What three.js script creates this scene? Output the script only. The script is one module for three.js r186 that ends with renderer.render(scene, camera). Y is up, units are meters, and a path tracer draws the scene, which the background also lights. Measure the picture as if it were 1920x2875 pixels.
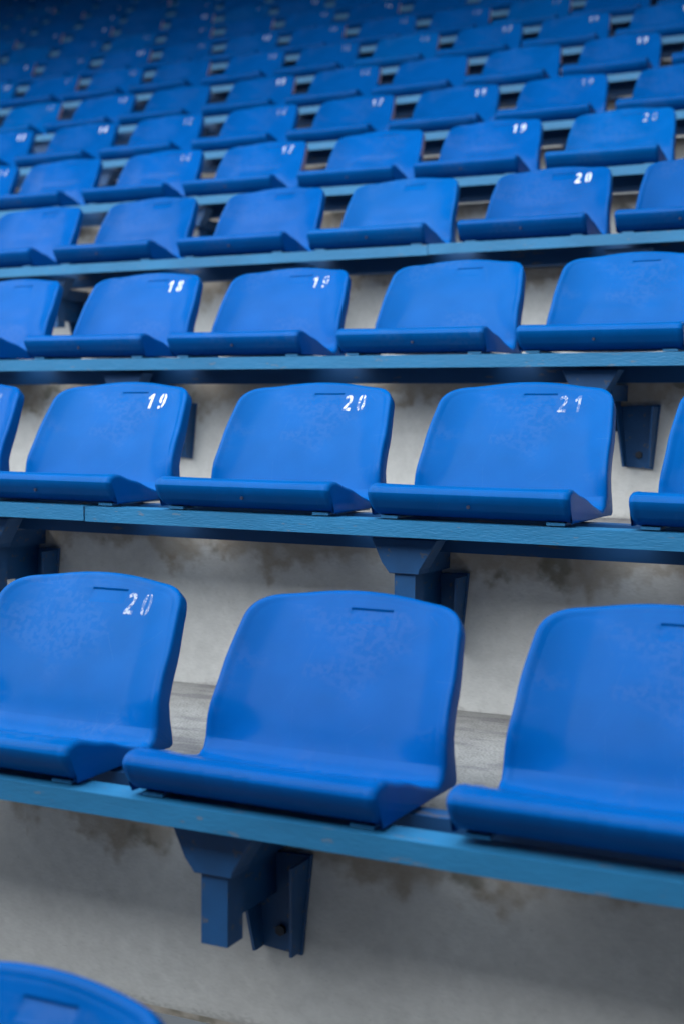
import * as THREE from 'three';
import { mergeGeometries } from 'three/addons/utils/BufferGeometryUtils.js';

// ---------------------------------------------------------------- camera, sky, sun, exposure
const scene = new THREE.Scene();
const camera = new THREE.PerspectiveCamera(39.6, 683 / 1024, 0.05, 200);
camera.position.set(1.0364, 0.5631, 1.6686);
camera.rotation.set(-0.073, 0.4503, 0.0041, 'YXZ');
camera.focus = 2.72;
camera.userData.fStop = 3.0;
camera.updateMatrixWorld(true);
camera.updateProjectionMatrix();

const renderer = new THREE.WebGLRenderer({ antialias: true });
renderer.setSize(683, 1024);
renderer.toneMapping = THREE.LinearToneMapping;
renderer.toneMappingExposure = 2.8;
renderer.shadowMap.enabled = true;

function overcastSky() {                                   // plain overcast: brighter towards the zenith, faintly blue
  const w = 64, h = 32, a = new Float32Array(w * h * 4);
  for (let j = 0; j < h; j++) for (let i = 0; i < w; i++) {
    const e = ((j + 0.5) / h - 0.5) * Math.PI, s = Math.max(0, Math.sin(e));
    const L = e > 0 ? 0.62 + 0.95 * s : 0.06;
    const o = (j * w + i) * 4;
    a[o] = L * 0.87; a[o + 1] = L * 1.0; a[o + 2] = L * 1.15; a[o + 3] = 1;
  }
  const t = new THREE.DataTexture(a, w, h, THREE.RGBAFormat, THREE.FloatType);
  t.mapping = THREE.EquirectangularReflectionMapping; t.magFilter = THREE.LinearFilter; t.minFilter = THREE.LinearFilter;
  t.needsUpdate = true;
  return t;
}
const sky = overcastSky();
scene.background = sky; scene.environment = sky;

const sun = new THREE.DirectionalLight(new THREE.Color().setRGB(1, 0.96, 0.9), 0.7);
sun.position.set(-9, 12.4, 10); sun.target.position.set(-1, 0, -1);
sun.castShadow = true; sun.shadow.radius = 85;
Object.assign(sun.shadow.camera, { left: -25, right: 25, top: 25, bottom: -25, near: 0.5, far: 60 });
scene.add(sun, sun.target);

// ---------------------------------------------------------------- helpers
function rng(seed) { let s = seed >>> 0; return () => { s = (s + 0x6D2B79F5) >>> 0; let t = s; t = Math.imul(t ^ (t >>> 15), t | 1); t ^= t + Math.imul(t ^ (t >>> 7), t | 61); return ((t ^ (t >>> 14)) >>> 0) / 4294967296; }; }
const smooth = (a, b, x) => { const t = Math.min(1, Math.max(0, (x - a) / (b - a))); return t * t * (3 - 2 * t); };
const lerpT = (tab, x) => { if (x <= tab[0][0]) return tab[0][1]; for (let i = 1; i < tab.length; i++) if (x <= tab[i][0]) { const [a, u] = tab[i - 1], [b, v] = tab[i]; const t = (x - a) / (b - a), q = t * t * (3 - 2 * t); return u + (v - u) * q; } return tab[tab.length - 1][1]; };
function lattice(seed, n) { const r = rng(seed), a = new Float32Array(n * n); for (let i = 0; i < n * n; i++) a[i] = r(); return a; }
const LAT = [lattice(11, 256), lattice(23, 256), lattice(37, 256), lattice(51, 256)];
function vn(l, x, y, px, py) {                              // value noise, periodic in px, py cells
  const a = LAT[l], xi = Math.floor(x), yi = Math.floor(y), fx = x - xi, fy = y - yi, u = fx * fx * (3 - 2 * fx), v = fy * fy * (3 - 2 * fy);
  const m = (q, p) => ((q % p) + p) % p, x0 = m(xi, px), x1 = m(xi + 1, px), y0 = m(yi, py) * 256, y1 = m(yi + 1, py) * 256;
  return (a[y0 + x0] * (1 - u) + a[y0 + x1] * u) * (1 - v) + (a[y1 + x0] * (1 - u) + a[y1 + x1] * u) * v;
}
function fbm(l, x, y, px, py, oct) { let s = 0, k = 0.5, t = 0; for (let o = 0; o < oct; o++) { s += k * vn((l + o) % 4, x, y, px, py); t += k; x *= 2; y *= 2; px = Math.min(256, px * 2); py = Math.min(256, py * 2); k *= 0.55; } return s / t; }
function tex(w, h, fn, srgb = true) {
  const a = new Uint8Array(w * h * 4);
  for (let j = 0; j < h; j++) for (let i = 0; i < w; i++) { const c = fn(i / w, j / h), o = (j * w + i) * 4; a[o] = c[0] * 255; a[o + 1] = c[1] * 255; a[o + 2] = c[2] * 255; a[o + 3] = 255; }
  const t = new THREE.DataTexture(a, w, h); t.wrapS = t.wrapT = THREE.RepeatWrapping; t.magFilter = THREE.LinearFilter; t.minFilter = THREE.LinearMipmapLinearFilter; t.generateMipmaps = true;
  if (srgb) t.colorSpace = THREE.SRGBColorSpace; t.needsUpdate = true; return t;
}
const cl = (v) => Math.min(1, Math.max(0, v));
const S = (l) => cl(l <= 0.0031308 ? 12.92 * l : 1.055 * Math.pow(l, 1 / 2.4) - 0.055);   // linear to stored sRGB
const names = {};
function numbered(n) { const k = names[n] = (names[n] ?? -1) + 1; return k ? n + '_' + String(k).padStart(3, '0') : n; }
function mesh(name, geo, mat, parent) { const m = new THREE.Mesh(geo, mat); m.name = name; m.castShadow = m.receiveShadow = true; parent.add(m); return m; }
function box(x0, x1, y0, y1, z0, z1) { const g = new THREE.BoxGeometry(x1 - x0, y1 - y0, z1 - z0); g.translate((x0 + x1) / 2, (y0 + y1) / 2, (z0 + z1) / 2); return g; }
function metreUV(g, sx = 1, sy = 1, ox = 0, oy = 0) {       // box-mapped uv in metres
  const p = g.attributes.position, n = g.attributes.normal, u = new Float32Array(p.count * 2);
  for (let i = 0; i < p.count; i++) {
    const ax = Math.abs(n.getX(i)), ay = Math.abs(n.getY(i)), az = Math.abs(n.getZ(i));
    const a = ax > ay && ax > az ? p.getZ(i) : p.getX(i), b = ay > ax && ay >= az ? p.getZ(i) : p.getY(i);
    u[2 * i] = a * sx + ox; u[2 * i + 1] = b * sy + oy;
  }
  g.setAttribute('uv', new THREE.BufferAttribute(u, 2)); return g;
}

// ---------------------------------------------------------------- row layout (metres; row 1 rail top is y = 0, lip of row 1 at z = 0)
const RISE = 0.3504, RUN = 0.812, ROWS = 27;
const rowDY = { 0: 0.019, 1: 0, 2: -0.001, 3: -0.0033, 4: 0.0233, 5: 0.0049, 6: -0.0058, 7: 0.0029 };
const rowSlope = { 1: -0.0047, 2: -0.0038, 3: -0.0009, 4: 0.0061, 5: 0.0015, 6: 0.0014, 7: 0.0054 };
const rowX = { 0: { 21: 0.074 }, 1: { 20: -0.413, 21: 0.082, 22: 0.582 }, 2: { 18: -1.391, 19: -0.904, 20: -0.39, 21: 0.093, 22: 0.603 }, 3: { 17: -1.879, 18: -1.368, 19: -0.883, 20: -0.373, 21: 0.111 }, 4: { 16: -2.384, 17: -1.879, 18: -1.366, 19: -0.875, 20: -0.361, 21: 0.129 }, 5: { 15: -2.868, 16: -2.346, 17: -1.853, 18: -1.337, 19: -0.853, 20: -0.347 }, 6: { 13: -3.863, 14: -3.343, 15: -2.837, 16: -2.32, 17: -1.819, 18: -1.314, 19: -0.827, 20: -0.318 }, 7: { 15: -2.755, 16: -2.259, 17: -1.775, 18: -1.288, 19: -0.797 } };
const rowY = (k) => (k - 1) * RISE + (rowDY[k] ?? 0), rowZ = (k) => -(k - 1) * RUN, rowTilt = (k) => rowSlope[k] ?? 0;
const seatX = (k, n) => rowX[k]?.[n] ?? (n - 20) * 0.5 - 0.437 + 0.0215 * k;
const XL = -24, XR = 2.45;

// ---------------------------------------------------------------- materials
// concrete of the steps: grain, pores, blotches and dirt run down from the edge in ragged tongues
const STAIN_W = 5.6, RISER_H = 0.36;
const riserMap = tex(2048, 256, (u, v) => {                 // v = 0 foot of the riser, 1 its top edge
  const g = fbm(0, u * 256, v * 16, 256, 16, 4), b = fbm(1, u * 22, v * 2, 22, 256, 4), f = vn(2, u * 256 * 4, v * 128, 256, 128);
  const edge = 0.30 * fbm(2, u * 26, 3.3, 26, 256, 4) + 0.42 * Math.pow(fbm(3, u * 60, 7.7, 60, 256, 3), 2.2);
  const tongue = smooth(-0.05, 0.09, edge - (1 - v) - 0.03 + 0.22 * (fbm(0, u * 240, v * 16, 240, 16, 4) - 0.5) + 0.16 * (fbm(3, u * 34, v * 2.2, 34, 256, 3) - 0.5));
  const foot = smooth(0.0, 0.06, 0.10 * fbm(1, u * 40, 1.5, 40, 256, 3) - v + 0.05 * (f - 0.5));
  const moss = smooth(0.60, 0.72, fbm(3, u * 70, v * 5 + 9, 70, 256, 4)) * tongue;
  let r = 0.665, gg = 0.65, bl = 0.61; const m = 0.85 + 0.18 * g + 0.16 * (b - 0.5) + 0.06 * (f - 0.5); r *= m; gg *= m; bl *= m;
  const k = 0.62 * tongue * (0.6 + 0.8 * g), d = [0.30, 0.225, 0.145]; r += (d[0] - r) * k; gg += (d[1] - gg) * k; bl += (d[2] - bl) * k;
  const q = 0.5 * moss, mo = [0.06, 0.065, 0.03]; r += (mo[0] - r) * q; gg += (mo[1] - gg) * q; bl += (mo[2] - bl) * q;
  const po = vn(3, u * 900, v * 110, 256, 256) > 0.965 ? 0.25 : 0, dk = cl(po * 0.6); r *= 1 - dk; gg *= 1 - dk; bl *= 1 - dk;
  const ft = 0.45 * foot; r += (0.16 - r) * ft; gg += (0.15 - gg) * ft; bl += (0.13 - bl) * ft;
  return [S(r), S(gg), S(bl)];
});
const grain = tex(1024, 1024, (u, v) => { const g = fbm(0, u * 64, v * 64, 64, 64, 4), f = vn(2, u * 256, v * 256, 256, 256), c = 0.5 * g + 0.5 * f; return [c, c, c]; }, false);
const riserBump = tex(2048, 256, (u, v) => { const c = 0.55 * fbm(0, u * 256, v * 16, 256, 16, 4) + 0.3 * fbm(3, u * 60, v * 4, 60, 256, 3) + 0.15 * vn(1, u * 1024, v * 128, 256, 128); return [c, c, c]; }, false);
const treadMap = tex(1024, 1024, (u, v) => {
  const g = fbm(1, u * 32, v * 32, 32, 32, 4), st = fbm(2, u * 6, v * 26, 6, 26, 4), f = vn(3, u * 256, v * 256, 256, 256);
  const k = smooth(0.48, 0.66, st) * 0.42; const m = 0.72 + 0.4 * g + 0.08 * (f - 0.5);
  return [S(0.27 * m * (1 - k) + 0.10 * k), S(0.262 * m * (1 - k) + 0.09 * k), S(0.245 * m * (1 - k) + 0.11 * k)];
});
const M = {};
M.riser = new THREE.MeshStandardMaterial({ map: riserMap, bumpMap: riserBump, bumpScale: 0.0018, roughness: 0.93 });
M.tread = new THREE.MeshStandardMaterial({ map: treadMap, bumpMap: grain, bumpScale: 0.003, roughness: 0.95 });
M.hoarding = new THREE.MeshStandardMaterial({ color: new THREE.Color().setRGB(0.03, 0.05, 0.09), roughness: 0.7 });
M.roof = new THREE.MeshStandardMaterial({ color: new THREE.Color().setRGB(0.13, 0.14, 0.15), roughness: 0.8 });

const steelMap = tex(1024, 512, (u, v) => {                 // light blue gloss paint over steel, patchy brushwork, chips
  const b = fbm(0, u * 14, v * 10, 14, 10, 4), f = fbm(2, u * 100, v * 60, 100, 60, 3), c = 0.7 * smooth(0.765, 0.80, fbm(3, u * 70, v * 60, 70, 60, 4));
  const m = 0.92 + 0.30 * (b - 0.5) + 0.08 * (f - 0.5);
  let r = 0.02 * m, g = 0.182 * m, l = 0.365 * m; r += (0.16 - r) * c * 0.8; g += (0.17 - g) * c * 0.8; l += (0.19 - l) * c * 0.8;
  return [S(r), S(g), S(l)];
});
M.steel = new THREE.MeshStandardMaterial({ map: steelMap, roughness: 0.5, bumpMap: grain, bumpScale: 0.0006 });
const bracketMap = tex(512, 512, (u, v) => {
  const b = fbm(1, u * 10, v * 10, 10, 10, 4), c = smooth(0.70, 0.75, fbm(3, u * 40, v * 40, 40, 40, 4)), m = 0.8 + 0.4 * (b - 0.5);
  let r = 0.004 * m, g = 0.075 * m, l = 0.22 * m; r += (0.09 - r) * c * 0.7; g += (0.085 - g) * c * 0.7; l += (0.09 - l) * c * 0.7;
  return [S(r), S(g), S(l)];
});
M.bracket = new THREE.MeshStandardMaterial({ map: bracketMap, roughness: 0.55 });
M.bolt = new THREE.MeshStandardMaterial({ color: new THREE.Color().setRGB(0.03, 0.035, 0.045), roughness: 0.6, metalness: 0.4 });
M.screw = new THREE.MeshStandardMaterial({ color: new THREE.Color().setRGB(0.006, 0.015, 0.05), roughness: 0.7 });
M.faded = new THREE.MeshStandardMaterial({ color: new THREE.Color().setRGB(0.28, 0.2, 0.27), roughness: 0.8 });

// seat plastic: solid-dyed blue with dust specks, rub marks and fine scratches
function plasticMap(seed) {
  const r = rng(seed), sc = [];
  for (let i = 0; i < 46; i++) sc.push([r(), r(), r() * Math.PI, 0.02 + 0.07 * r(), 0.4 + r()]);
  const w = 512, scr = new Float32Array(w * w);
  for (const [x, y, a, l, k] of sc) for (let t = 0; t < l; t += 0.0012) { const i = Math.floor((x + Math.cos(a) * t + 1) * w) % w, j = Math.floor((y + Math.sin(a) * t + 1) * w) % w; scr[j * w + i] = k; }
  const o = r() * 50;
  return tex(w, w, (u, v) => {
    const p = fbm(0, u * 8 + o, v * 8, 8, 8, 4), f = fbm(2, u * 90, v * 90, 90, 90, 3);
    const rub = smooth(0.52, 0.70, fbm(1, u * 5 + o, v * 7 + o, 256, 256, 5)) * smooth(0.30, 0.62, f), sp = vn(3, u * 256, v * 256, 256, 256) > 0.985 ? 0.5 : 0;
    const m = 0.93 + 0.14 * (p - 0.5) * 2 * 0.8, k = cl(0.035 * rub + 0.03 * sp + 0.04 * scr[Math.floor(v * w) * w + Math.floor(u * w)]);
    const R = 0.001 * m, G = 0.09 * m, B = 0.33 * m;
    return [S(R + (0.30 - R) * k), S(G + (0.32 - G) * k), S(B + (0.42 - B) * k)];
  });
}
const plasticMaps = [plasticMap(101), plasticMap(202), plasticMap(303)];
const roughTex = tex(512, 512, (u, v) => { const p = fbm(2, u * 10, v * 10, 10, 10, 4), f = fbm(0, u * 80, v * 80, 80, 80, 3), c = cl(0.55 + 0.7 * (p - 0.5) + 0.3 * (f - 0.5)); return [c, c, c]; }, false);
const tints = [[1, 1, 1], [0.9, 0.87, 0.88], [1, 1.07, 1.02], [0.9, 0.93, 0.95], [1, 0.95, 0.97]];
M.plastic = [];
for (const t of tints) for (const m of plasticMaps) M.plastic.push(new THREE.MeshPhysicalMaterial({ map: m, color: new THREE.Color().setRGB(...t), roughness: 0.3, roughnessMap: roughTex, specularIntensity: 0.075, ior: 1.5 }));

// seat numbers: stencilled in white paint, one sheet of digits at three stages of wear
const NUMS = 32, CW = 128, CH = 80, COLS = 8, STAGES = 3;
function numberSheet() {
  const w = COLS * CW, rows = Math.ceil(NUMS / COLS), h = rows * STAGES * CH;
  const cv = document.createElement('canvas'); cv.width = w; cv.height = h; const c = cv.getContext('2d');
  c.fillStyle = '#000'; c.fillRect(0, 0, w, h); c.textAlign = 'center'; c.textBaseline = 'middle';
  for (let st = 0; st < STAGES; st++) for (let n = 0; n < NUMS; n++) {
    const x = (n % COLS) * CW, y = (Math.floor(n / COLS) + st * rows) * CH, s = String(n + 1);
    c.fillStyle = '#fff'; c.font = 'bold 72px sans-serif';
    for (let i = 0; i < s.length; i++) {
      const cx = x + CW / 2 + (i - (s.length - 1) / 2) * 54;
      c.save(); c.translate(cx, y + CH / 2 + 3); c.scale(0.86, 1); c.fillText(s[i], 0, 0); c.restore();
      if ('0689'.includes(s[i])) { c.fillStyle = '#000'; c.fillRect(cx - 3.5, y + 4, 7, CH - 8); c.fillStyle = '#fff'; }   // stencil bridge
    }
  }
  const d = c.getImageData(0, 0, w, h).data, out = new Uint8Array(w * h * 4), r = rng(77);
  for (let j = 0; j < h; j++) for (let i = 0; i < w; i++) {
    const st = Math.floor(j / (rows * CH)), a = d[(j * w + i) * 4] / 255;
    const n1 = fbm(0, i / 16, j / 16, 256, 256, 4), n2 = fbm(2, i / 4, j / 4, 256, 256, 3);
    const keep = st === 0 ? 0.97 - 0.3 * smooth(0.55, 0.75, n1) : st === 1 ? 0.85 * smooth(0.40, 0.60, 0.65 * n1 + 0.35 * n2) + 0.10 : 0.42 * smooth(0.42, 0.66, 0.6 * n1 + 0.4 * n2) + 0.10;
    const v = cl(a * keep) * 255, o = ((h - 1 - j) * w + i) * 4; out[o] = out[o + 1] = out[o + 2] = v; out[o + 3] = 255;
  }
  const t = new THREE.DataTexture(out, w, h); t.magFilter = THREE.LinearFilter; t.minFilter = THREE.LinearFilter; t.needsUpdate = true;
  return { t, rows };
}
const sheet = numberSheet();
M.number = new THREE.MeshStandardMaterial({ color: new THREE.Color().setRGB(0.74, 0.78, 0.84), alphaMap: sheet.t, transparent: true, roughness: 0.7, side: THREE.DoubleSide });

// ---------------------------------------------------------------- the moulded seat shell
// side profile from the lower edge of the front roll, over the roll, down the dished seat and up the backrest: (z, y)
const prof = new THREE.CatmullRomCurve3([[-0.095, 0.005], [-0.062, 0.005], [-0.037, 0.0085], [-0.020, 0.019], [-0.008, 0.034], [-0.001, 0.0475], [-0.0025, 0.0575], [-0.011, 0.0648], [-0.029, 0.0685], [-0.055, 0.0645], [-0.095, 0.0450], [-0.140, 0.0270], [-0.184, 0.0150], [-0.214, 0.0175], [-0.237, 0.0370], [-0.256, 0.0700], [-0.274, 0.1040], [-0.297, 0.1420], [-0.327, 0.1890], [-0.361, 0.2380], [-0.388, 0.2750]].map(([z, y]) => new THREE.Vector3(0, y, z)), false, 'centripetal');
const PN = 600, PP = prof.getSpacedPoints(PN), LEN = prof.getLength();
function P(s) { const t = Math.min(1, Math.max(0, s / LEN)) * PN, i = Math.min(PN - 1, Math.floor(t)), f = t - i; const a = PP[i], b = PP[i + 1]; return [a.y + (b.y - a.y) * f, a.z + (b.z - a.z) * f]; }
function frame(s) {
  const e = 0.004, [y0, z0] = P(Math.max(0, s - e)), [y1, z1] = P(Math.min(LEN, s + e)); let ty = y1 - y0, tz = z1 - z0; const l = Math.hypot(ty, tz); ty /= l; tz /= l;
  return [-tz, ty];                                         // front/up normal as (y, z)
}
const S_BACK = LEN - 0.275;                                 // where the seat turns into the backrest
const W = (s) => lerpT([[0, 0.199], [0.1, 0.2012], [0.18, 0.2015], [LEN - 0.275, 0.2055], [LEN - 0.17, 0.199], [LEN - 0.04, 0.1875], [LEN, 0.184]], s);
const skirt = (s) => lerpT([[S_BACK, 0.045], [S_BACK + 0.06, 0.038], [LEN - 0.05, 0.030], [LEN, 0.026]], s);
function relief(x, s) {
  const w = W(s), q = Math.abs(x) / w, bk = smooth(S_BACK - 0.03, S_BACK + 0.05, s), st = smooth(0.12, 0.19, s) * (1 - smooth(S_BACK - 0.05, S_BACK + 0.05, s));
  const t = Math.max(0, (q - 0.5) / 0.5);
  let d = bk * (0.024 * t * t - 0.002 * (1 - q * q)) - 0.004 * st * (1 - q * q) + 0.014 * Math.pow(q, 4) * smooth(0.18, 0.25, s) * (1 - smooth(0.31, 0.37, s));
  if (x > -0.0121 && x < 0.0601 && s < LEN - 0.035 && s > LEN - 0.062) d -= 0.003 * (0.15 + 0.85 * (s - LEN + 0.062) / 0.027);   // label recess, running out at its foot
  d -= bk * 0.0012 * smooth(0.022, 0.0, Math.abs(s - (LEN - 0.165 + 0.02 * q * q))) * (1 - smooth(0.35, 0.6, q));        // shallow moulded crease across the back
  return d;
}
function place(x, s, d) { const [y, z] = P(s), [ny, nz] = frame(s), q = d + relief(x, s); return [x, y + ny * q, z + nz * q]; }

function flange(x, s, k) {                                  // points of the turned-down edge: k = 0 at the front edge, 1 at its free end
  const a = place(x, s, -0.009), bk = smooth(S_BACK - 0.035, S_BACK + 0.05, s), b = place(x, s, -skirt(s));
  const e = [x, Math.min(a[1], 0.0062), Math.min(a[2], -0.03 - 0.05 * (1 - smooth(0.0, 0.09, s))) - 0.046 * smooth(S_BACK - 0.12, S_BACK, s)];
  const t = [x, e[1] + (b[1] - e[1]) * bk, e[2] + (b[2] - e[2]) * bk];
  return [x, a[1] + (t[1] - a[1]) * k, a[2] + (t[2] - a[2]) * k];
}
function outline(hi) {                                      // right half, from the middle of the lower lip edge to the top of the back
  const pts = [], rb = 0.016, rt = 0.044, arch = (x) => LEN - 0.033 * Math.pow(Math.abs(x) / 0.182, 2.0);
  const bez = (a, b, c, n) => { for (let i = 1; i < n; i++) { const t = i / n, u = 1 - t; pts.push([u * u * a[0] + 2 * u * t * b[0] + t * t * c[0], u * u * a[1] + 2 * u * t * b[1] + t * t * c[1]]); } };
  const low = (x) => 0.002 * Math.pow(x / 0.2, 2);
  for (let i = 0; i <= 3; i++) { const x = (0.2 - rb) * i / 3; pts.push([x, low(x)]); }
  bez([0.2 - rb, low(0.19)], [0.2, low(0.2)], [W(rb), rb], hi ? 5 : 2);
  const ss = new Set(), n = hi ? 34 : 13, sEnd = arch(W(LEN)) - rt;
  for (let i = 0; i <= n; i++) ss.add(+(rb + (sEnd - rb) * i / n).toFixed(5));
  ss.add(+S_BACK.toFixed(5));
  if (hi) for (let i = 0; i < 18; i++) ss.add(+(0.02 + 0.16 * i / 18).toFixed(5));
  for (const s of [...ss].filter((s) => s >= rb - 1e-6).sort((a, b) => a - b)) pts.push([W(s), s]);
  const xa = W(LEN) - rt; bez([W(sEnd), sEnd], [W(LEN), arch(W(LEN))], [xa, arch(xa)], hi ? 22 : 3);
  const m = hi ? 22 : 5; for (let i = 0; i <= m; i++) { const x = xa * (1 - i / m); pts.push([x, arch(x)]); }
  return pts;
}
function shellGeometry(hi) {
  const R = outline(hi), n = R.length, nor = R.map((p, i) => {
    if (i === 0) return [0, -1]; if (i === n - 1) return [0, 1];
    const a = R[i - 1], b = R[i + 1]; let tx = b[0] - a[0], ts = b[1] - a[1]; const l = Math.hypot(tx, ts); return [ts / l, -tx / l];
  });
  const r = 0.009, rings = hi
    ? [[0.0045, 1, 0], [0.0012, 1.03, 0], [0, 0.97, 0], [0, 0.5, 0], [0, 0, 0], [r * 0.134, -1, -r * 0.5], [r * 0.5, -1, -r * 0.134], [r, -1, 0], [0.0125, -1, 0.0006], [0.0165, -1, -0.0004], [0.021, -1, 0]]
    : [[0.0045, 1, 0], [0, 1, 0], [0, 0, 0], [r * 0.3, -1, -r * 0.3], [r, -1, 0], [0.021, -1, 0]];
  const pos = [], uv = [], sv = [], idx = [];
  const add = (x, s, d, p = place(x, s, d)) => { pos.push(...p); uv.push(x * 1.6 + 0.5, s * 1.6); sv.push(s); return sv.length - 1; };
  const insetPt = (i, d) => { let [x, s] = R[i], [nx, ns] = nor[i]; x -= nx * d; s -= ns * d; if (x < 0) x = 0; return [x, s]; };
  const ringIds = rings.map(([d, k, off]) => {
    const right = [], left = [];
    for (let i = 0; i < n; i++) {
      const [x, s] = insetPt(i, d), p = k >= 0 ? flange(x, s, k) : place(x, s, off);
      right.push(add(x, s, 0, p)); left.push(i === 0 || i === n - 1 ? right[i] : add(-x, s, 0, [-p[0], p[1], p[2]]));
    }
    return [right, left];
  });
  const quad = (a, b, c, d) => { if (a !== b && b !== c && a !== c) idx.push(a, b, c); if (a !== c && c !== d && a !== d) idx.push(a, c, d); };
  for (let k = 0; k + 1 < rings.length; k++) for (let i = 0; i + 1 < n; i++) {
    const [r0, l0] = ringIds[k], [r1, l1] = ringIds[k + 1];
    quad(r0[i], r0[i + 1], r1[i + 1], r1[i]); quad(l0[i], l1[i], l1[i + 1], l0[i + 1]);
  }
  // front face between the innermost rings, and a second skin behind it
  const fill = (ring, cols, depth, flip) => {
    const [rr, ll] = ring; let prev = null;
    for (let i = 0; i < n; i++) {
      const xR = pos[rr[i] * 3], s = sv[rr[i]], row = [];
      for (let c = 0; c < cols.length; c++) {
        if (c === 0) { row.push(ll[i]); continue; } if (c === cols.length - 1) { row.push(rr[i]); continue; }
        if (i === 0 || i === n - 1) { row.push(rr[i]); continue; }
        let x = cols[c] <= -1 || cols[c] >= 1 ? cols[c] - Math.sign(cols[c]) : cols[c];
        const f = Math.min(1, xR / 0.11), ax = Math.abs(x); row.push(add(hi && ax > 0.075 ? Math.sign(x) * (0.075 * f + (xR - 0.075 * f) * (ax - 0.075) / 0.104) : x * (hi ? f : xR / 0.179), s, depth));
      }
      if (prev) for (let c = 0; c + 1 < row.length; c++) flip ? quad(prev[c], row[c], row[c + 1], prev[c + 1]) : quad(prev[c], prev[c + 1], row[c + 1], row[c]);
      prev = row;
    }
  };
  const hc = [0.0, 0.0119, 0.0135, 0.03, 0.045, 0.0599, 0.0615, 0.075, 0.09, 0.1, 0.113, 0.125, 0.136, 0.146, 0.155, 0.163, 0.171, 0.179], lc = [0.0, 0.06, 0.1, 0.13, 0.155, 0.179];
  const sym = (h) => [...h.slice(1).reverse().map((v) => -v), ...h];
  fill(ringIds[ringIds.length - 1], sym(hi ? hc : lc), 0, false);
  const back = [[], []]; for (let i = 0; i < n; i++) { const [x, s] = insetPt(i, 0.006); const a = add(x, s, -0.006); back[0].push(a); back[1].push(i === 0 || i === n - 1 ? a : add(-x, s, -0.006)); }
  for (let i = 0; i + 1 < n; i++) { quad(back[0][i], back[0][i + 1], ringIds[0][0][i + 1], ringIds[0][0][i]); quad(back[1][i], ringIds[0][1][i], ringIds[0][1][i + 1], back[1][i + 1]); }
  fill(back, sym([0, 0.08, 0.14, 0.179]), -0.006, true);
  const g = new THREE.BufferGeometry();
  g.setAttribute('position', new THREE.Float32BufferAttribute(pos, 3)); g.setAttribute('uv', new THREE.Float32BufferAttribute(uv, 2)); g.setIndex(idx); g.computeVertexNormals();
  const part = (test) => {                                 // seat and backrest keep the joint normals, so the moulding stays seamless
    const map = new Map(), p2 = [], n2 = [], u2 = [], i2 = [];
    for (let t = 0; t < idx.length; t += 3) {
      if (!test((sv[idx[t]] + sv[idx[t + 1]] + sv[idx[t + 2]]) / 3)) continue;
      for (let q = 0; q < 3; q++) { const v = idx[t + q]; if (!map.has(v)) { map.set(v, map.size); p2.push(pos[3 * v], pos[3 * v + 1], pos[3 * v + 2]); const N = g.attributes.normal; n2.push(N.getX(v), N.getY(v), N.getZ(v)); u2.push(uv[2 * v], uv[2 * v + 1]); } i2.push(map.get(v)); }
    }
    const o = new THREE.BufferGeometry(); o.setAttribute('position', new THREE.Float32BufferAttribute(p2, 3)); o.setAttribute('normal', new THREE.Float32BufferAttribute(n2, 3)); o.setAttribute('uv', new THREE.Float32BufferAttribute(u2, 2)); o.setIndex(i2); return o;
  };
  return { seat: part((s) => s < S_BACK), back: part((s) => s >= S_BACK) };
}
const SHELL = { hi: shellGeometry(true), lo: shellGeometry(false) };
const numberGeo = {};
function numberGeometry(n, stage) {                         // painted on the backrest beside the moulded recess
  const key = n + '/' + stage; if (numberGeo[key]) return numberGeo[key];
  const x0 = 0.054, x1 = 0.132, s1 = LEN - 0.028, s0 = LEN - 0.092, nx = 6, ns = 3, pos = [], uv = [], idx = [], i0 = n - 1;
  const rows = sheet.rows * STAGES, u0 = (i0 % COLS) / COLS, v1 = 1 - (Math.floor(i0 / COLS) + stage * sheet.rows) / rows, du = 1 / COLS, dv = 1 / rows;
  for (let j = 0; j <= ns; j++) for (let i = 0; i <= nx; i++) { const fx = i / nx, fs = j / ns, x = x0 + (x1 - x0) * fx, s = s0 + (s1 - s0) * fs; const p = place(Math.max(x, 0.0602), s, 0.0007); p[0] = x; pos.push(...p); uv.push(u0 + du * fx, v1 - dv * (1 - fs)); }
  for (let j = 0; j < ns; j++) for (let i = 0; i < nx; i++) { const a = j * (nx + 1) + i; idx.push(a, a + 1, a + nx + 2, a, a + nx + 2, a + nx + 1); }
  const g = new THREE.BufferGeometry(); g.setAttribute('position', new THREE.Float32BufferAttribute(pos, 3)); g.setAttribute('uv', new THREE.Float32BufferAttribute(uv, 2)); g.setIndex(idx); g.computeVertexNormals();
  return numberGeo[key] = g;
}
function fadedEdge(seed) {                                  // sun-bleached, chalky strip along the side flange of a backrest
  const r = rng(seed), pos = [], idx = [], a = LEN - 0.20 + 0.05 * r(), b = LEN - 0.05, n = 16;
  for (let i = 0; i <= n; i++) { const s = a + (b - a) * i / n, w = W(s) + 0.0006, e = Math.sin(Math.PI * i / n) > 0.2 ? 1 : 0.5; const p = place(W(s), s, -0.006 - 0.004 * r()), q = place(W(s), s, -skirt(s) * (0.7 + 0.25 * r()) * e - 0.001); pos.push(w, p[1], p[2], w, q[1], q[2]); }
  for (let i = 0; i < n; i++) idx.push(2 * i, 2 * i + 1, 2 * i + 3, 2 * i, 2 * i + 3, 2 * i + 2);
  const g = new THREE.BufferGeometry(); g.setAttribute('position', new THREE.Float32BufferAttribute(pos, 3)); g.setIndex(idx); g.computeVertexNormals(); return g;
}
const fadedGeos = [fadedEdge(5), fadedEdge(6), fadedEdge(7)];
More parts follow.
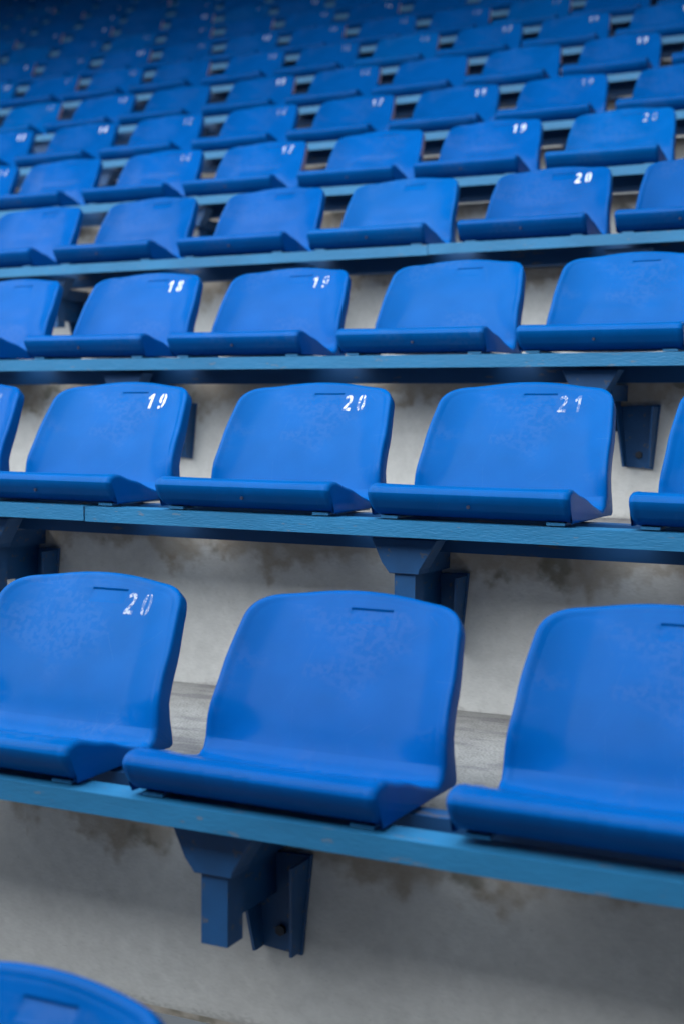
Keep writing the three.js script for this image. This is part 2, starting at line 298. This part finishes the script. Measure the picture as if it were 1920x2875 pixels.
const barGeo = { l: metreUV(box(-0.185, -0.150, 0.0002, 0.0055, -0.235, -0.034), 1, 2), r: metreUV(box(0.150, 0.185, 0.0002, 0.0055, -0.235, -0.034), 1, 2) };
const screwGeo = new THREE.CylinderGeometry(0.0035, 0.0035, 0.003, 10); screwGeo.rotateX(Math.PI / 2);

// ---------------------------------------------------------------- terrace: concrete steps, gangway, front wall, roof, back wall
const ZR = 0.25, TD = 0.06;                                 // riser face behind the lip; tread below the rail top
function structure(o, label, category) { o.userData = { kind: 'structure', label, category }; return o; }
for (let k = -1; k <= ROWS; k++) {
  const y1 = k > 0 ? rowY(k) - TD : (k - 1) * RISE - TD - 0.06, z1 = rowZ(k) - ZR, r = rng(900 + k);
  const g = new THREE.Group(); g.name = numbered('terrace_step'); scene.add(g);
  structure(g, k < 0 ? 'lowest concrete step beside the gangway' : k < 1 ? 'concrete step carrying the lowest seats' : 'weathered concrete terrace step under seat row ' + (k + 1), 'step');
  const off = r() * STAIN_W;
  // riser: strip with a slightly worn, wavy nosing
  const N = k < 6 ? 400 : 120, pos = [], uv = [], idx = [], prof2 = [[0, -RISE - 0.02], [0, -0.012], [-0.0035, -0.0035], [-0.012, 0]];
  for (let i = 0; i <= N; i++) { const x = XL + (XR - XL) * i / N, wob = 0.004 * (fbm(0, x * 3 + k * 17, k * 3.1, 256, 256, 4) - 0.5);
    for (const [dz, dy] of prof2) { pos.push(x, y1 + dy + (dy > -0.02 ? wob : 0), z1 + dz + wob * 1.2); uv.push((x + off) / STAIN_W, (dy + RISER_H) / RISER_H * 0.995); } }
  for (let i = 0; i < N; i++) for (let j = 0; j < 3; j++) { const a = i * 4 + j, b = a + 4; idx.push(a, b, b + 1, a, b + 1, a + 1); }
  const rg = new THREE.BufferGeometry(); rg.setAttribute('position', new THREE.Float32BufferAttribute(pos, 3)); rg.setAttribute('uv', new THREE.Float32BufferAttribute(uv, 2)); rg.setIndex(idx); rg.computeVertexNormals();
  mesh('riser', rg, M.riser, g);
  mesh('tread', metreUV(box(XL, XR, y1 - 0.2, y1 - 0.002, z1 - RUN - 0.01, z1 - 0.012), 1, 1, r(), r()), M.tread, g);
}
const GY = rowY(1) - 2 * RISE - TD - RISE;                  // gangway level in front of the lowest step
structure(mesh('gangway', metreUV(box(XL, 12, GY - 0.3, GY - 0.004, rowZ(-1) - ZR - 0.2, 40)), M.tread, scene), 'concrete gangway in front of the lowest seat row', 'path');
const ZW = 2.3, WT = 2.15;
structure(mesh('perimeter_wall', metreUV(box(XL, XR, GY - 0.002, WT, ZW, ZW + 0.2)), M.hoarding, scene), 'dark blue painted wall along the front of the gangway', 'wall');
const topY = rowY(ROWS) , topZ = rowZ(ROWS + 1) - ZR;
structure(mesh('rear_wall', metreUV(box(XL, XR, topY - 0.4, topY + 5, topZ - 0.3, topZ)), M.tread, scene), 'concrete wall behind the highest seat row', 'wall');
structure(mesh('gable_wall', metreUV(box(XR + 0.002, XR + 0.3, GY - 0.3, 6.5, -23.5, ZW)), M.tread, scene), 'concrete side wall closing the end of the stand', 'wall');
{ // stand roof over the upper rows
  const g = box(XL, XR, -0.15, 0.15, -10.6, 10.6); g.rotateX(Math.atan2(6.6, 20.5)); g.translate(0, 9.3, -12.2);
  structure(mesh('stand_roof', g, M.roof, scene), 'flat stand roof over the upper seat rows', 'roof');
}

// ---------------------------------------------------------------- steel rails and brackets, one welded frame per row
const bracketAt = { 1: [0.0, 1.05, -1.0, -2.0], 2: [-0.055, 0.98, -1.085, -2.1], 3: [0.14, -1.205, -2.2, -3.2], 4: [-0.05, -1.17, -2.13, -3.1] };
const BX = -0.05;
function gussetGeo() {
  const s = new THREE.Shape(); s.moveTo(-0.068, 0); s.lineTo(0.068, 0); s.lineTo(0.032, -0.058); s.lineTo(0.030, -0.066); s.lineTo(-0.03, -0.066); s.lineTo(-0.046, -0.046); s.closePath();
  const g = new THREE.ExtrudeGeometry(s, { depth: 0.05, bevelEnabled: true, bevelSize: 0.0015, bevelThickness: 0.0015, bevelSegments: 1 }); g.translate(0, -0.0415, -0.105); return g;
}
function plateGeo() {                                       // folded wall shoe, narrower at its foot, with a lip at its lower end
  const s = new THREE.Shape(); s.moveTo(-0.05, 0); s.lineTo(0.052, 0.004); s.lineTo(0.036, -0.155); s.lineTo(-0.034, -0.150); s.closePath();
  const g = new THREE.ExtrudeGeometry(s, { depth: 0.006, bevelEnabled: true, bevelSize: 0.001, bevelThickness: 0.001, bevelSegments: 1 }); g.translate(0.012, -0.128, -0.247);
  const fl = (x0, x1, d) => { const f = new THREE.BufferGeometry(), p = [], q = [];
    const c = [[x0, -0.128, -0.246], [x0, -0.128, -0.246 + d], [x1, -0.278, -0.246], [x1, -0.278, -0.246 + d * 0.55]].map(([x, y, z]) => [x + 0.012, y, z]); const t = 0.005;
    for (const o of [0, t]) for (const v of c) p.push(v[0] + o, v[1], v[2]);
    q.push(0, 1, 3, 0, 3, 2, 4, 7, 5, 4, 6, 7, 1, 5, 7, 1, 7, 3, 0, 4, 5, 0, 5, 1, 2, 3, 7, 2, 7, 6); f.setAttribute('position', new THREE.Float32BufferAttribute(p, 3)); f.setIndex(q); const h = f.toNonIndexed(); h.computeVertexNormals(); h.setAttribute('uv', new THREE.Float32BufferAttribute(new Float32Array(h.attributes.position.count * 2), 2)); return h; };
  return mergeGeometries([g.index ? g.toNonIndexed() : g, fl(-0.049, -0.034, 0.062), fl(0.044, 0.030, 0.062)]);
}
const BR = { gusset: metreUV(gussetGeo(), 2, 2), plate: metreUV(plateGeo(), 2, 2), post: metreUV(new THREE.BoxGeometry(0.044, 0.112, 0.044).translate(0, -0.158, -0.082), 2, 2, 0.3, 0.2), arm: metreUV(box(-0.02, 0.02, -0.115, -0.075, -0.249, -0.104), 2, 2), web: metreUV(box(-0.004, 0.004, -0.19, -0.1155, -0.245, -0.1045), 2, 2), bolt: new THREE.CylinderGeometry(0.009, 0.009, 0.008, 6).rotateX(Math.PI / 2).translate(0.014, -0.248, -0.237) };
const ordinal = ['bottom', 'first', 'second', 'third', 'fourth', 'fifth', 'sixth', 'seventh', 'eighth', 'ninth', 'tenth', 'eleventh', 'twelfth', 'thirteenth', 'fourteenth', 'fifteenth', 'sixteenth', 'seventeenth', 'eighteenth', 'nineteenth', 'twentieth', 'twenty-first', 'twenty-second', 'twenty-third', 'twenty-fourth', 'twenty-fifth', 'twenty-sixth', 'twenty-seventh'];
const rowPhrase = (k) => k === 0 ? 'lowest row' : ordinal[k] + ' full row up';
function railBox(x0, x1, y0, y1, z0, z1, n = 60) { const g = new THREE.BoxGeometry(x1 - x0, y1 - y0, z1 - z0, n, 1, 1); g.translate((x0 + x1) / 2, (y0 + y1) / 2, (z0 + z1) / 2); return g; }

function rowGroup(k) { return { y: rowY(k), z: rowZ(k), tilt: rowTilt(k) }; }
function buildFrame(k, x0, x1) {
  const f = new THREE.Group(); f.name = numbered('seat_rail'); scene.add(f);
  f.position.set(0, rowY(k), rowZ(k)); f.rotation.z = Math.atan(rowTilt(k));
  f.userData = { label: k === 0 ? 'light blue steel rail under the lowest seat at the bottom corner' : `light blue painted steel rail carrying the ${ordinal[k]} full row of seats`, category: 'seat rail', group: 'steel rails under the seat rows' };
  const u = k * 0.37;
  for (let x = x0, q = 0; x < x1; q++) {                      // angle-iron lengths butted end to end
    const e = Math.min(x1, x + (q ? 2.94 : 1.1 + 0.37 * ((k * 5) % 7))), jy = 0.0012 * Math.sin(k * 7.3 + q * 2.9);
    mesh('front_rail', metreUV(mergeGeometries([box(x, e - 0.003, -0.0325, -0.0008, -0.021, -0.015), box(x, e - 0.003, -0.0068, -0.0009, -0.072, -0.0212)]).translate(0, Math.min(0, jy), jy * 0.8), 0.5, 2, u + q * 0.31, u * 3), M.steel, f);
    x = e;
  }
  mesh('rear_rail', metreUV(box(x0, x1, -0.070, -0.0008, -0.17, -0.13), 0.5, 2, u + 0.4, u), M.bracket, f);
  const xs = bracketAt[k] ?? Array.from({ length: 24 }, (_, i) => BX + 1 - i).map((x) => x + 0.05 * Math.sin(k * 3.1));
  for (const x of xs) {
    if (x < x0 + 0.1 || x > x1 - 0.05 || k === 0) continue;
    const b = new THREE.Group(); b.name = 'bracket'; b.position.x = x; f.add(b);
    mesh('gusset', BR.gusset, M.bracket, b); 
    mesh('wall_plate', BR.plate, M.bracket, b); mesh('arm', BR.arm, M.bracket, b); mesh('web', BR.web, M.bracket, b); 
    if (k < 5) { mesh('post', BR.post, M.bracket, b); mesh('bolt', BR.bolt, M.bolt, b); }
    if (k === 3) for (const c of b.children) if (c.name === 'gusset' || c.name === 'post' || c.name === 'arm' || c.name === 'web') c.position.x = c.name === 'gusset' || c.name === 'post' ? -0.062 : -0.04;
  }
  return f;
}

// ---------------------------------------------------------------- the seats
const NEAR = 5;
const inFrame = (k, n, m) => {                              // does any part of the seat reach the picture?
  const v = new THREE.Vector3(); let hit = false, x0 = seatX(k, n), y0 = rowY(k) + rowTilt(k) * x0, z0 = rowZ(k), a = 683 / 1024, t = Math.tan(THREE.MathUtils.degToRad(19.8)), inv = camera.matrixWorldInverse.copy(camera.matrixWorld).invert();
  let lo = [9, 9], hi = [-9, -9];
  for (const x of [-0.2, 0.2]) for (const [y, z] of [[0.005, 0], [0.07, 0], [0.272, -0.364], [0.01, -0.26]]) { v.set(x0 + x, y0 + y, z0 + z).applyMatrix4(inv); if (v.z > -0.05) continue; const px = v.x / (-v.z * t * a), py = v.y / (-v.z * t); lo = [Math.min(lo[0], px), Math.min(lo[1], py)]; hi = [Math.max(hi[0], px), Math.max(hi[1], py)]; }
  return hi[0] > -m && lo[0] < m && hi[1] > -m && lo[1] < m;
};
const stageOf = { 1: { 20: 2, 21: -1, 22: -1 }, 2: { 18: 2, 19: 0, 20: 1, 21: 2, 22: 2 }, 3: { 17: -1, 18: 0, 19: 1, 20: -1, 21: -1 }, 4: { 16: -1, 17: -1, 18: -1, 19: -1, 20: 0, 21: -1 }, 5: { 15: -1, 16: 2, 17: 1, 18: -1, 19: 0, 20: 2 }, 6: { 13: 0, 14: 0, 15: 2, 16: 2, 17: 1, 18: 1, 19: 2 } };
const counts = [];
let total = 0;
function buildSeat(k, n, label) {
  const hi = k <= NEAR, r = rng(k * 131 + n * 7 + 3), x = seatX(k, n), g = new THREE.Group(); g.name = numbered('stadium_seat'); scene.add(g);
  g.position.set(x - 0.005, rowY(k) + rowTilt(k) * x + 0.0004, rowZ(k)); g.rotation.z = Math.atan(rowTilt(k)); 
  if (k === 1 && n === 22) g.position.y += 0.009;
  const far = k > 7 || !rowX[k]?.[n];
  if (!far && k > 0) { g.rotation.y = (r() - 0.5) * 0.02; g.rotation.x = (r() - 0.5) * 0.014; }
  if (far && k > 0) { g.position.x += (r() - 0.5) * 0.016; g.rotation.y = (r() - 0.5) * 0.03; }
  g.userData = { label, category: 'stadium seat', group: 'blue plastic stadium seats' };
  const ti = k <= 3 ? [0, 4, 0, 2][Math.floor(r() * 4)] : Math.floor(r() * tints.length), pm = M.plastic[ti * 3 + Math.floor(r() * 3)], sh = hi ? SHELL.hi : SHELL.lo;
  mesh('seat', sh.seat, pm, g); mesh('backrest', sh.back, pm, g);
  if (hi) { mesh('mounting_bar', barGeo.l, M.steel, g); mesh('mounting_bar', barGeo.r, M.steel, g); if (k > 1 && r() < 0.7) { const s = mesh('screw', screwGeo, M.screw, g); s.position.set(-0.015 + 0.03 * r(), 0.030, -0.0055); } }
  let st = k === 0 ? -1 : stageOf[k]?.[n]; if (st === undefined) { const q = r(); st = q < 0.16 ? 0 : q < 0.38 ? 1 : q < 0.68 ? 2 : -1; }
  if (st >= 0) mesh('seat_number', numberGeometry(((n - 1) % 28 + 28) % 28 + 1, st), M.number, g);
  if (k >= 5 && r() < 0.36) mesh('faded_edge', fadedGeos[Math.floor(r() * 3)], M.faded, g);
  total++;
}
const own = { 1: { 20: 'blue seat with faded number 20, nearest complete row', 21: 'large unnumbered blue seat at the centre of the nearest complete row' },
  2: { 19: 'blue seat with bright white number 19, second full row up', 20: 'blue seat with scuffed white number 20 in the middle of the second full row', 21: 'blue seat with faint worn number 21 beside the exposed wall plate, second full row' } };
const numWord = (n) => String(((n - 1) % 28 + 28) % 28 + 1);
for (let k = 0; k < ROWS; k++) {
  const ns = []; for (let n = -20; n <= 26; n++) if (inFrame(k, n, 1.0) && !(k === 0 && n > 21)) ns.push(n);
  if (!ns.length) { counts.push(0); continue; }
  counts.push(ns.length);
  const a = ns[0], b = ns[ns.length - 1], extra = k > 0 && k <= 6 ? 1 : 0;
  buildFrame(k, Math.max(XL, seatX(k, a) - 1.6), Math.min(XR, seatX(k, b) + 1.6));
  ns.forEach((n, i) => {
    const st = stageOf[k]?.[n];
    let label = own[k]?.[n];
    if (label) ; else if (k === 0) label = 'blue seat back cut off at the bottom corner of the photo, lowest row';
    else if (k <= 4 && st >= 0 && i > 0 && i < ns.length - 1) label = `blue plastic seat painted ${st === 0 ? 'bright white' : 'faded'} ${numWord(n)} in the ${rowPhrase(k)}`;
    else label = i === 0 ? `blue plastic seat cut by the left edge, ${rowPhrase(k)}` : i === ns.length - 1 ? `blue plastic seat cut by the right edge, ${rowPhrase(k)}` : `blue plastic seat, ${ordinal[i + 1]} from the left edge in the ${rowPhrase(k)}`;
    buildSeat(k, n, label);
  });
  if (extra) { buildSeat(k, a - 1, `blue plastic seat next beyond the left frame edge, ${rowPhrase(k)}`); buildSeat(k, b + 1, `blue plastic seat next beyond the right frame edge, ${rowPhrase(k)}`); }
}
{ const seen = {}; scene.children.forEach((o) => { const l = o.userData.label; if (l && seen[l]) console.log('dup', o.name, l, seen[l]); if (l) seen[l] = o.name; }); }
renderer.render(scene, camera);
